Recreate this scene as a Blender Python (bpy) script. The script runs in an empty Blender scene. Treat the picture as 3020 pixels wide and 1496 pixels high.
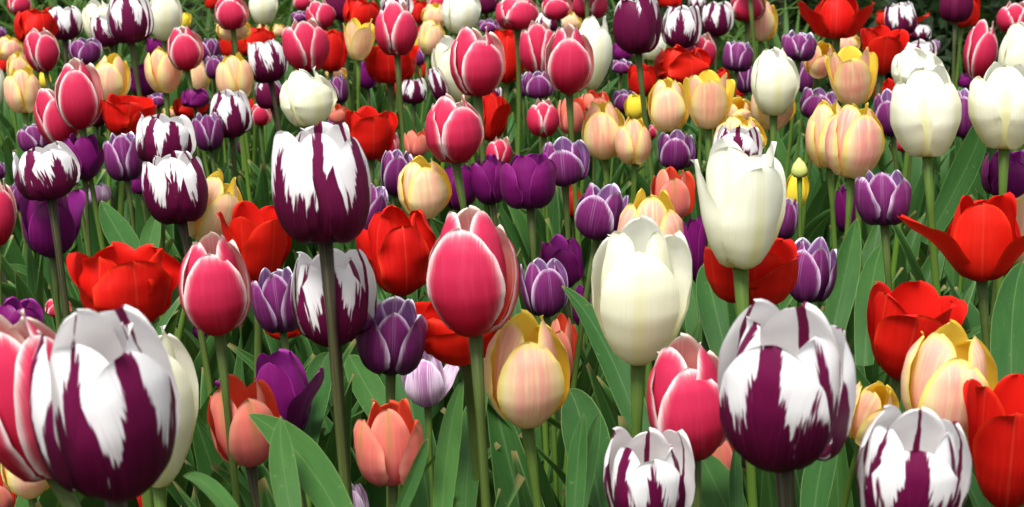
import bpy, math, random
import numpy as np
from mathutils import Vector, Matrix

# ---------------------------------------------------------------- camera, light, exposure
SC = bpy.context.scene
COL = SC.collection
R = math.radians
CAM_Z, PITCH, HFOV = 0.82, R(13.5), R(32)
cam_data = bpy.data.cameras.new("camera")
cam = bpy.data.objects.new("camera", cam_data)
COL.objects.link(cam)
cam.location = (0, 0, CAM_Z)
cam.rotation_euler = (R(90) - PITCH, 0, 0)
cam_data.sensor_width = 36
cam_data.lens = 18 / math.tan(HFOV / 2)
cam_data.clip_start = 0.02
cam_data.clip_end = 500
cam_data.dof.use_dof = True
cam_data.dof.focus_distance = 1.55
cam_data.dof.aperture_fstop = 22
SC.camera = cam

SUN_EL, SUN_AZ = R(60), R(-155)          # azimuth measured from +Y towards +X
world = bpy.data.worlds.new("World")
SC.world = world
world.use_nodes = True
wn, wl = world.node_tree.nodes, world.node_tree.links
wn.clear()
w_out = wn.new("ShaderNodeOutputWorld")
w_bg = wn.new("ShaderNodeBackground")
w_sky = wn.new("ShaderNodeTexSky")
w_hs = wn.new("ShaderNodeHueSaturation")
w_sky.sky_type = 'NISHITA'
w_sky.sun_disc = False
w_sky.sun_elevation = SUN_EL
w_sky.sun_rotation = SUN_AZ
w_sky.dust_density = 3.0
w_hs.inputs['Saturation'].default_value = 0.22      # overcast: a nearly grey sky
w_bg.inputs['Strength'].default_value = 0.054
wl.new(w_sky.outputs[0], w_hs.inputs['Color'])
wl.new(w_hs.outputs[0], w_bg.inputs['Color'])
wl.new(w_bg.outputs[0], w_out.inputs['Surface'])
sun_d = bpy.data.lights.new("sun", 'SUN')
sun_d.energy = 1.5
sun_d.angle = R(20)
sun_d.color = (1.0, 0.985, 0.96)
sun = bpy.data.objects.new("sun", sun_d)
COL.objects.link(sun)
sd = Vector((math.sin(SUN_AZ) * math.cos(SUN_EL), math.cos(SUN_AZ) * math.cos(SUN_EL), math.sin(SUN_EL)))
sun.rotation_euler = sd.to_track_quat('Z', 'Y').to_euler()
SC.view_settings.view_transform = 'Standard'
SC.view_settings.look = 'None'
SC.view_settings.gamma = 1
SC.view_settings.exposure = 1.92
SC.render.engine = 'CYCLES'
SC.cycles.max_bounces = 8
SC.cycles.transparent_max_bounces = 8
SC.cycles.sample_clamp_indirect = 8

# ---------------------------------------------------------------- helpers
def link(o, parent=None):
    COL.objects.link(o)
    if parent is not None:
        o.parent = parent
    return o

def mesh_obj(name, verts, faces, mat, parent=None, attr=None, smooth=True):
    me = bpy.data.meshes.new(name)
    me.from_pydata([tuple(v) for v in verts], [], faces)
    if smooth:
        me.polygons.foreach_set("use_smooth", [True] * len(me.polygons))
    if attr is not None:
        a = me.attributes.new("pet", 'FLOAT_VECTOR', 'POINT')
        a.data.foreach_set("vector", np.asarray(attr, dtype=np.float32).ravel())
    me.materials.append(mat)
    me.update()
    return link(bpy.data.objects.new(name, me), parent)

def tag(o, label, cat, group=None):
    o["label"] = label
    o["category"] = cat
    if group:
        o["group"] = group

def grid_faces(n, m, flip=False):
    f = []
    for j in range(n - 1):
        for i in range(m - 1):
            a = j * m + i
            q = (a, a + 1, a + m + 1, a + m)
            f.append(q[::-1] if flip else q)
    return f

# ---------------------------------------------------------------- materials
class Mat:
    """small wrapper that writes a node material"""
    def __init__(self, name):
        self.m = bpy.data.materials.new(name)
        self.m.use_nodes = True
        self.t = self.m.node_tree
        self.t.nodes.clear()
        self.out = self.t.nodes.new("ShaderNodeOutputMaterial")
    def n(self, k):
        return self.t.nodes.new(k)
    def put(self, sock, v):
        if isinstance(v, bpy.types.NodeSocket):
            self.t.links.new(v, sock)
        elif v is not None:
            if isinstance(v, tuple) and len(v) == 3 and sock.type == 'RGBA':
                v = (*v, 1)
            sock.default_value = v
    def math(self, op, a, b=None, c=None, clamp=False):
        x = self.n("ShaderNodeMath")
        x.operation = op
        x.use_clamp = clamp
        self.put(x.inputs[0], a)
        if b is not None: self.put(x.inputs[1], b)
        if c is not None: self.put(x.inputs[2], c)
        return x.outputs[0]
    def add(self, a, b): return self.math('ADD', a, b)
    def sub(self, a, b): return self.math('SUBTRACT', a, b)
    def mul(self, a, b): return self.math('MULTIPLY', a, b)
    def step(self, x, lo, hi, a=0.0, b=1.0):
        r = self.n("ShaderNodeMapRange")
        r.interpolation_type = 'SMOOTHSTEP'
        self.put(r.inputs['Value'], x)
        self.put(r.inputs['From Min'], lo); self.put(r.inputs['From Max'], hi)
        self.put(r.inputs['To Min'], a); self.put(r.inputs['To Max'], b)
        return r.outputs['Result']
    def bump1(self, x, c, wd):
        """soft hat of half-width wd around c"""
        d = self.math('ABSOLUTE', self.sub(x, c))
        return self.step(d, 0.0, wd, 1.0, 0.0)
    def mix(self, f, a, b):
        x = self.n("ShaderNodeMix")
        x.data_type = 'RGBA'
        x.clamp_factor = True
        self.put(x.inputs[0], f)
        self.put(x.inputs[6], a); self.put(x.inputs[7], b)
        return x.outputs[2]
    def xyz(self, x, y, z):
        c = self.n("ShaderNodeCombineXYZ")
        self.put(c.inputs[0], x); self.put(c.inputs[1], y); self.put(c.inputs[2], z)
        return c.outputs[0]
    def noise(self, vec, scale=1.0, detail=3.0, rough=0.6):
        x = self.n("ShaderNodeTexNoise")
        self.put(x.inputs['Vector'], vec)
        x.inputs['Scale'].default_value = scale
        x.inputs['Detail'].default_value = detail
        x.inputs['Roughness'].default_value = rough
        return x.outputs['Fac']
    def pet(self):
        a = self.n("ShaderNodeAttribute")
        a.attribute_name = "pet"
        s = self.n("ShaderNodeSeparateXYZ")
        self.t.links.new(a.outputs['Vector'], s.inputs[0])
        return s.outputs[0], s.outputs[1], s.outputs[2]
    def obj(self):
        o = self.n("ShaderNodeObjectInfo")
        s = self.n("ShaderNodeSeparateColor")
        self.t.links.new(o.outputs['Color'], s.inputs[0])
        return o.outputs['Random'], s.outputs[0], s.outputs[1], s.outputs[2]
    def back(self):
        return self.n("ShaderNodeNewGeometry").outputs['Backfacing']
    def finish(self, col, rough=0.45, trans=0.25, spec=0.3, bump=None, bstr=0.1, bdist=0.002, tcol=None):
        p = self.n("ShaderNodeBsdfPrincipled")
        self.put(p.inputs['Base Color'], col)
        self.put(p.inputs['Roughness'], rough)
        p.inputs['Specular IOR Level'].default_value = spec
        if bump is not None:
            b = self.n("ShaderNodeBump")
            b.inputs['Strength'].default_value = bstr
            b.inputs['Distance'].default_value = bdist
            self.put(b.inputs['Height'], bump)
            self.t.links.new(b.outputs[0], p.inputs['Normal'])
        sh = p.outputs[0]
        if trans > 0:
            tr = self.n("ShaderNodeBsdfTranslucent")
            self.put(tr.inputs['Color'], tcol if tcol is not None else col)
            mx = self.n("ShaderNodeMixShader")
            mx.inputs[0].default_value = trans
            self.t.links.new(sh, mx.inputs[1]); self.t.links.new(tr.outputs[0], mx.inputs[2])
            sh = mx.outputs[0]
        self.t.links.new(sh, self.out.inputs['Surface'])
        return self.m

def streaks(M, s, v, rnd, fu, fv, detail=3.0):
    return M.noise(M.xyz(M.mul(s, fu), M.mul(v, fv), M.mul(rnd, 137.0)), 1.0, detail)

def petal_material(kind):
    M = Mat({'P': 'pink_petal', 'R': 'flamed_petal', 'W': 'cream_petal', 'Y': 'peach_petal', 'V': 'violet_edged_petal',
             'U': 'purple_petal', 'D': 'red_petal', 'S': 'coral_petal', 'L': 'lilac_petal', 'G': 'yellow_petal', 'B': 'bud_petal'}[kind])
    s, v, e = M.pet()
    rnd, ca, cb, cc = M.obj()           # object colour: a = extra dark, b = hue shift, c = tulip random
    back = M.back()
    fine = streaks(M, s, v, rnd, 26.0, 1.6)
    wide = streaks(M, s, v, rnd, 7.0, 1.8)
    mid = M.math('ABSOLUTE', s)
    trans, rough, spec = 0.20, 0.5, 0.18
    if kind == 'P':
        n = M.add(M.mul(M.sub(fine, 0.5), 0.15), M.mul(M.sub(wide, 0.5), 0.16))
        ee = M.add(e, n)
        rim = M.step(ee, -0.03, 0.20, 1.0, 0.0)
        body = M.mix(M.step(v, 0.1, 0.8), (0.34, 0.003, 0.012), (0.53, 0.022, 0.075))
        body = M.mix(M.mul(M.step(wide, 0.45, 0.8), 0.30), body, (0.64, 0.065, 0.13))
        halo = M.step(ee, 0.04, 0.34, 0.50, 0.0)
        body = M.mix(halo, body, (0.78, 0.30, 0.33))
        out = M.mix(rim, body, (0.85, 0.73, 0.70))
        out = M.mix(M.mul(M.step(v, 0.0, 0.10, 1.0, 0.0), 0.8), out, (0.75, 0.55, 0.45))
        inn = M.mix(M.step(M.add(v, n), 0.25, 0.95), (0.62, 0.035, 0.02), (0.80, 0.36, 0.33))
        inn = M.mix(M.step(ee, 0.03, 0.30, 0.9, 0.0), inn, (0.85, 0.75, 0.62))
        inn = M.mix(M.mul(M.bump1(mid, 0.06, 0.04), 0.5), inn, (0.85, 0.62, 0.58))
        col = M.mix(back, out, inn)
    elif kind == 'R':
        fan = M.sub(mid, M.mul(v, 0.50))                       # feathers run up and outwards from the midrib
        side = M.mul(M.math('SIGN', s), 3.7)
        f1 = M.noise(M.xyz(M.add(M.mul(fan, 14.0), side), M.mul(v, 2.6), M.mul(rnd, 137.0)), 1.0, 2.0)
        f2 = M.noise(M.xyz(M.add(M.mul(fan, 5.5), side), M.mul(v, 2.2), M.mul(rnd, 91.0)), 1.0, 2.0)
        hair = streaks(M, fan, v, rnd, 55.0, 1.5, 2.0)
        fr = M.add(M.mul(M.sub(f1, 0.5), 0.60), M.mul(M.sub(hair, 0.5), 0.16))
        wr = M.mul(M.sub(f2, 0.5), 0.55)
        jag = M.add(fr, wr)
        k1 = M.add(0.30, M.mul(M.math('FRACT', M.mul(rnd, 7.31)), 0.55))
        k2 = M.mul(M.math('FRACT', M.mul(rnd, 17.7)), 0.60)
        sm = M.add(s, M.mul(M.sub(wide, 0.5), 0.22))
        peak = M.math('SUBTRACT', 1.0, M.math('DIVIDE', M.math('ABSOLUTE', sm), 0.42), clamp=True)
        flame = M.mul(M.math('POWER', peak, 1.4), M.mul(k1, 1.25))
        epk = M.math('SUBTRACT', 1.0, M.math('DIVIDE', M.math('ABSOLUTE', M.sub(mid, 0.88)), 0.36), clamp=True)
        edgef = M.mul(M.math('POWER', epk, 1.5), M.mul(k2, 1.2))
        f = M.add(M.add(M.sub(M.add(M.add(0.47, M.mul(cc, 0.10)), M.mul(ca, 0.38)), v), flame), M.add(edgef, jag))
        m = M.step(f, -0.028, 0.034)
        white = M.mix(M.step(v, 0.25, 0.75), (0.82, 0.83, 0.72), (0.88, 0.87, 0.86))
        white = M.mix(M.mul(M.step(fine, 0.5, 0.8), 0.2), white, (0.74, 0.72, 0.72))
        bleed = M.mul(M.step(f, -0.20, 0.0), M.step(hair, 0.46, 0.66))
        white = M.mix(M.mul(bleed, 0.38), white, (0.50, 0.22, 0.42))
        dark = M.mix(M.step(M.add(v, M.mul(wide, 0.25)), 0.25, 0.95), (0.042, 0.001, 0.009), (0.135, 0.004, 0.048))
        dark = M.mix(M.mul(M.step(hair, 0.5, 0.7), 0.40), dark, (0.19, 0.012, 0.080))
        out = M.mix(m, white, dark)
        out = M.mix(M.step(v, 0.0, 0.06, 0.7, 0.0), out, (0.50, 0.42, 0.25))
        fi = M.add(M.sub(M.mul(M.bump1(sm, 0.0, 0.16), M.add(k1, 0.1)), M.mul(v, 0.35)), M.mul(jag, 0.5))
        inn = M.mix(M.step(fi, 0.06, 0.11), (0.86, 0.84, 0.82), (0.16, 0.005, 0.05))
        col = M.mix(back, out, inn)
        trans = 0.32
    elif kind == 'W':
        rib = M.mul(M.bump1(M.add(s, M.mul(M.sub(wide, 0.5), 0.12)), 0.0, 0.28), M.step(v, 0.25, 0.95, 1.0, 0.25))
        base = M.mix(M.step(v, 0.1, 0.7), (0.81, 0.81, 0.56), (0.88, 0.89, 0.81))
        base = M.mix(M.mul(cb, 0.6), base, (0.84, 0.81, 0.52))
        out = M.mix(M.mul(rib, 0.85), base, (0.80, 0.77, 0.36))
        out = M.mix(M.mul(M.step(fine, 0.42, 0.68), 0.50), out, (0.76, 0.78, 0.56))
        out = M.mix(M.step(M.add(v, M.mul(M.sub(fine, 0.5), 0.12)), 0.0, 0.20, 0.75, 0.0), out, (0.74, 0.60, 0.14))
        col = M.mix(back, out, M.mix(M.step(v, 0.2, 0.8), (0.76, 0.72, 0.40), (0.84, 0.84, 0.74)))
        trans = 0.28
    elif kind == 'Y':
        cen = M.step(M.add(mid, M.mul(M.sub(wide, 0.5), 0.6)), 0.30, 0.85, 1.0, 0.0)
        hgt = M.mul(M.step(v, 0.08, 0.5), M.step(v, 0.85, 1.05, 1.0, 0.45))
        base = M.mix(M.step(v, 0.1, 0.55), (0.83, 0.78, 0.38), (0.86, 0.77, 0.40))
        pk = M.mix(cc, (0.87, 0.36, 0.25), (0.87, 0.34, 0.35))
        pink = M.mul(M.mul(M.mul(cen, hgt), M.add(0.65, M.mul(cb, 0.4))), M.step(wide, 0.30, 0.60, 0.35, 1.0))
        out = M.mix(pink, base, pk)
        ee = M.add(e, M.mul(M.sub(fine, 0.5), 0.20))
        out = M.mix(M.mul(M.step(ee, 0.02, 0.26, 1.0, 0.0), 0.8), out, (0.86, 0.72, 0.13))
        out = M.mix(M.mul(M.step(fine, 0.5, 0.78), 0.35), out, (0.87, 0.72, 0.48))
        out = M.mix(M.mul(ca, 0.6), out, (0.84, 0.76, 0.48))
        inn = M.mix(M.step(v, 0.2, 0.9), (0.78, 0.38, 0.02), (0.85, 0.62, 0.07))
        col = M.mix(back, out, inn)
        trans = 0.36
    elif kind in 'VU':
        if kind == 'V':
            body = M.mix(M.step(M.add(v, M.mul(M.sub(wide, 0.5), 0.3)), 0.1, 0.95), (0.040, 0.002, 0.028), (0.175, 0.020, 0.125))
            body = M.mix(M.mul(M.step(fine, 0.48, 0.75), 0.35), body, (0.30, 0.09, 0.25))
            ee = M.add(e, M.mul(M.sub(fine, 0.5), 0.30))
            rim = M.mul(M.step(ee, -0.02, 0.24, 1.0, 0.0), M.step(v, 0.15, 0.7))
            out = M.mix(M.mul(rim, 0.80), body, (0.76, 0.60, 0.76))
            rib = M.mul(M.bump1(mid, 0.045, 0.035), M.step(v, 0.35, 0.75))
            out = M.mix(M.mul(rib, 0.22), out, (0.55, 0.35, 0.52))
            inn = M.mix(M.step(ee, 0.02, 0.22, 1.0, 0.0), M.mix(M.step(v, 0.4, 1.0), (0.11, 0.008, 0.10), (0.38, 0.16, 0.42)), (0.76, 0.68, 0.80))
            inn = M.mix(M.mul(rib, 0.6), inn, (0.70, 0.60, 0.74))
        else:
            body = M.mix(M.step(M.add(v, M.mul(M.sub(wide, 0.5), 0.3)), 0.05, 0.9), (0.050, 0.002, 0.032), (0.155, 0.005, 0.105))
            body = M.mix(M.mul(M.step(fine, 0.5, 0.78), 0.3), body, (0.27, 0.03, 0.21))
            out = M.mix(M.step(e, 0.0, 0.08, 0.5, 0.0), body, (0.32, 0.05, 0.27))
            inn = M.mix(M.step(v, 0.2, 1.0), (0.09, 0.003, 0.06), (0.24, 0.02, 0.20))
        col = M.mix(back, out, inn)
        trans, rough = 0.13, 0.42
    elif kind == 'D':
        out = M.mix(M.step(v, 0.0, 0.7), (0.30, 0.002, 0.002), (0.52, 0.006, 0.004))
        out = M.mix(M.mul(M.step(wide, 0.45, 0.75), 0.55), out, (0.60, 0.016, 0.009))
        out = M.mix(M.mul(M.bump1(mid, 0.0, 0.05), 0.25), out, (0.70, 0.10, 0.05))
        out = M.mix(M.mul(M.step(fine, 0.5, 0.72), 0.40), out, (0.36, 0.002, 0.004))
        out = M.mix(M.mul(M.step(M.add(e, M.mul(M.sub(fine, 0.5), 0.2)), 0.0, 0.2, 1.0, 0.0), 0.5), out, (0.68, 0.045, 0.010))
        out = M.mix(M.mul(cb, 0.35), out, (0.68, 0.022, 0.005))
        inn = M.mix(M.step(v, 0.2, 0.9), (0.42, 0.002, 0.002), (0.60, 0.010, 0.005))
        inn = M.mix(M.step(M.add(v, M.mul(fine, 0.06)), 0.17, 0.22, 1.0, 0.0), inn, (0.75, 0.45, 0.03))
        inn = M.mix(M.step(M.add(v, M.mul(fine, 0.06)), 0.13, 0.16, 1.0, 0.0), inn, (0.01, 0.006, 0.01))
        col = M.mix(back, out, inn)
        rough, spec = 0.55, 0.12
    elif kind == 'S':
        out = M.mix(M.step(M.add(v, M.mul(M.sub(wide, 0.5), 0.4)), 0.05, 0.9), (0.52, 0.10, 0.10), (0.76, 0.19, 0.14))
        out = M.mix(M.step(M.add(e, M.mul(M.sub(fine, 0.5), 0.2)), 0.04, 0.34, 0.75, 0.0), out, (0.82, 0.32, 0.22))
        out = M.mix(M.mul(M.bump1(M.add(s, M.mul(M.sub(fine, 0.5), 0.12)), 0.0, 0.22), M.mul(M.step(v, 0.3, 0.75), 0.65)), out, (0.42, 0.24, 0.07))
        out = M.mix(M.mul(M.step(fine, 0.5, 0.75), 0.3), out, (0.82, 0.34, 0.27))
        inn = M.mix(M.step(v, 0.3, 0.95), (0.55, 0.02, 0.006), (0.72, 0.07, 0.03))
        col = M.mix(back, out, inn)
    elif kind == 'L':
        st = M.step(M.add(M.mul(M.bump1(mid, 0.0, 0.5), 0.18), M.mul(fine, 0.9)), 0.46, 0.62)
        out = M.mix(M.step(v, 0.05, 0.8), (0.66, 0.46, 0.56), (0.72, 0.55, 0.70))
        out = M.mix(M.mul(st, 0.75), out, (0.30, 0.06, 0.24))
        out = M.mix(M.step(e, 0.0, 0.2, 0.7, 0.0), out, (0.80, 0.74, 0.78))
        inn = M.mix(M.step(fine, 0.45, 0.62), (0.78, 0.70, 0.76), (0.32, 0.05, 0.26))
        col = M.mix(back, out, inn)
    elif kind == 'G':
        out = M.mix(M.step(v, 0.0, 0.8), (0.70, 0.55, 0.06), (0.82, 0.62, 0.04))
        col = M.mix(M.mul(M.step(fine, 0.5, 0.8), 0.3), out, (0.85, 0.72, 0.20))
    else:
        out = M.mix(M.step(v, 0.1, 0.9), (0.42, 0.48, 0.12), (0.72, 0.72, 0.22))
        col = M.mix(M.mul(ca, 1.0), out, (0.13, 0.008, 0.10))
    return M.finish(col, rough, trans, spec, bump=M.add(fine, M.mul(wide, 0.6)), bstr=0.22, bdist=0.0012)

PETAL = {k: petal_material(k) for k in 'PRWYVUDSLGB'}

def stem_material():
    M = Mat('tulip_stem')
    s, v, e = M.pet()                    # v runs from the ground to the bloom
    rnd, ca, cb, cc = M.obj()
    n = M.noise(M.xyz(M.mul(s, 9.0), M.mul(v, 5.0), M.mul(rnd, 50.0)), 1.0, 4.0)
    green = M.mix(M.step(v, 0.35, 1.0), (0.095, 0.195, 0.018), (0.065, 0.115, 0.018))
    brown = M.mix(M.step(v, 0.5, 0.95), (0.080, 0.135, 0.022), (0.036, 0.018, 0.019))
    c = M.mix(ca, green, brown)
    c = M.mix(M.mul(M.step(n, 0.4, 0.75), 0.4), c, (0.15, 0.24, 0.045))
    return M.finish(c, 0.5, 0.0, 0.15)

def leaf_material(name, a, b, rim):
    M = Mat(name)
    s, v, e = M.pet()
    rnd, ca, cb, cc = M.obj()
    geo = M.n("ShaderNodeNewGeometry")
    big = M.noise(M.xyz(M.mul(s, 2.0), M.mul(v, 5.0), M.mul(rnd, 90.0)), 1.0, 3.0)
    ven = M.noise(M.xyz(M.mul(s, 34.0), M.mul(v, 2.0), M.mul(rnd, 31.0)), 1.0, 2.0)
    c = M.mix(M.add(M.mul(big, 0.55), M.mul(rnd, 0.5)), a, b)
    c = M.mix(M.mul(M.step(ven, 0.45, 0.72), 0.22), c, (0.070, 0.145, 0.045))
    c = M.mix(M.mul(M.bump1(s, 0.0, 0.06), 0.4), c, (0.12, 0.19, 0.07))
    spot = M.noise(geo.outputs['Position'], 160.0, 2.0)
    c = M.mix(M.mul(M.step(spot, 0.66, 0.74), 0.5), c, (0.13, 0.14, 0.05))
    c = M.mix(M.step(M.add(e, M.mul(M.sub(big, 0.5), 0.06)), 0.0, 0.06, 0.65, 0.0), c, rim)
    c = M.mix(M.step(v, 0.965, 1.0, 0.0, 0.8), c, (0.28, 0.20, 0.08))
    return M.finish(c, 0.50, 0.20, 0.16, bump=ven, bstr=0.35, bdist=0.001, tcol=M.mix(0.5, c, (0.14, 0.27, 0.03)))

STEM = stem_material()
LEAF = leaf_material('tulip_leaf', (0.011, 0.056, 0.011), (0.050, 0.132, 0.026), (0.15, 0.25, 0.07))
STRAP = leaf_material('strap_leaf', (0.018, 0.052, 0.009), (0.060, 0.125, 0.018), (0.07, 0.13, 0.03))
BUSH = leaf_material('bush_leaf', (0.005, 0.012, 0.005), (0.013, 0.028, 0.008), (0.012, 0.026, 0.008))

def soil_material():
    M = Mat('soil')
    g = M.n("ShaderNodeNewGeometry").outputs['Position']
    a = M.noise(g, 9.0, 6.0); b = M.noise(g, 70.0, 4.0)
    c = M.mix(a, (0.012, 0.008, 0.005), (0.030, 0.021, 0.013))
    c = M.mix(M.mul(M.step(b, 0.5, 0.8), 0.6), c, (0.045, 0.033, 0.022))
    return M.finish(c, 0.9, 0.0, 0.2, bump=b, bstr=0.8, bdist=0.02)

def bark_material():
    M = Mat('bark')
    g = M.n("ShaderNodeNewGeometry").outputs['Position']
    a = M.noise(g, 25.0, 6.0); b = M.noise(g, 140.0, 4.0)
    c = M.mix(a, (0.045, 0.040, 0.022), (0.13, 0.125, 0.065))
    c = M.mix(M.mul(M.step(b, 0.45, 0.7), 0.5), c, (0.17, 0.15, 0.10))
    return M.finish(c, 0.85, 0.0, 0.2, bump=b, bstr=0.6, bdist=0.006)
SOIL = soil_material()
BARK = bark_material()

# ---------------------------------------------------------------- the setting
def ground():
    rng = np.random.default_rng(3)
    n = 90
    xs = np.concatenate([np.linspace(-120, -6, 8), np.linspace(-5, 5, n), np.linspace(6, 120, 8)])
    ys = np.concatenate([np.linspace(-60, -1, 5), np.linspace(0, 9, n), np.linspace(10, 240, 10)])
    X, Y = np.meshgrid(xs, ys)
    Z = 0.012 * np.sin(X * 9.1 + 1.3 * np.sin(Y * 7)) * np.cos(Y * 8.3) + rng.normal(0, 0.006, X.shape)
    Z[(np.abs(X) > 5.5) | (Y > 9.5) | (Y < -0.5)] = 0
    V = np.stack([X, Y, Z], -1).reshape(-1, 3)
    o = mesh_obj('ground', V, grid_faces(len(ys), len(xs)), SOIL)
    o['kind'] = 'structure'
ground()

T = math.tan(HFOV / 2)
CF = np.array([0, math.cos(PITCH), -math.sin(PITCH)])
CU = np.array([0, math.sin(PITCH), math.cos(PITCH)])
CR = np.array([1.0, 0, 0])
C0 = np.array([0, 0, CAM_Z])
def at(px, py, z):
    return C0 + z * (CF + CR * ((px - 1510) / 1510 * T) - CU * ((py - 748) / 1510 * T))
def proj(P):
    d = np.asarray(P) - C0
    z = d @ CF
    zz = np.maximum(z, 1e-3)
    return 1510 + 1510 * (d @ CR) / (zz * T), 748 - 1510 * (d @ CU) / (zz * T), z

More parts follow.
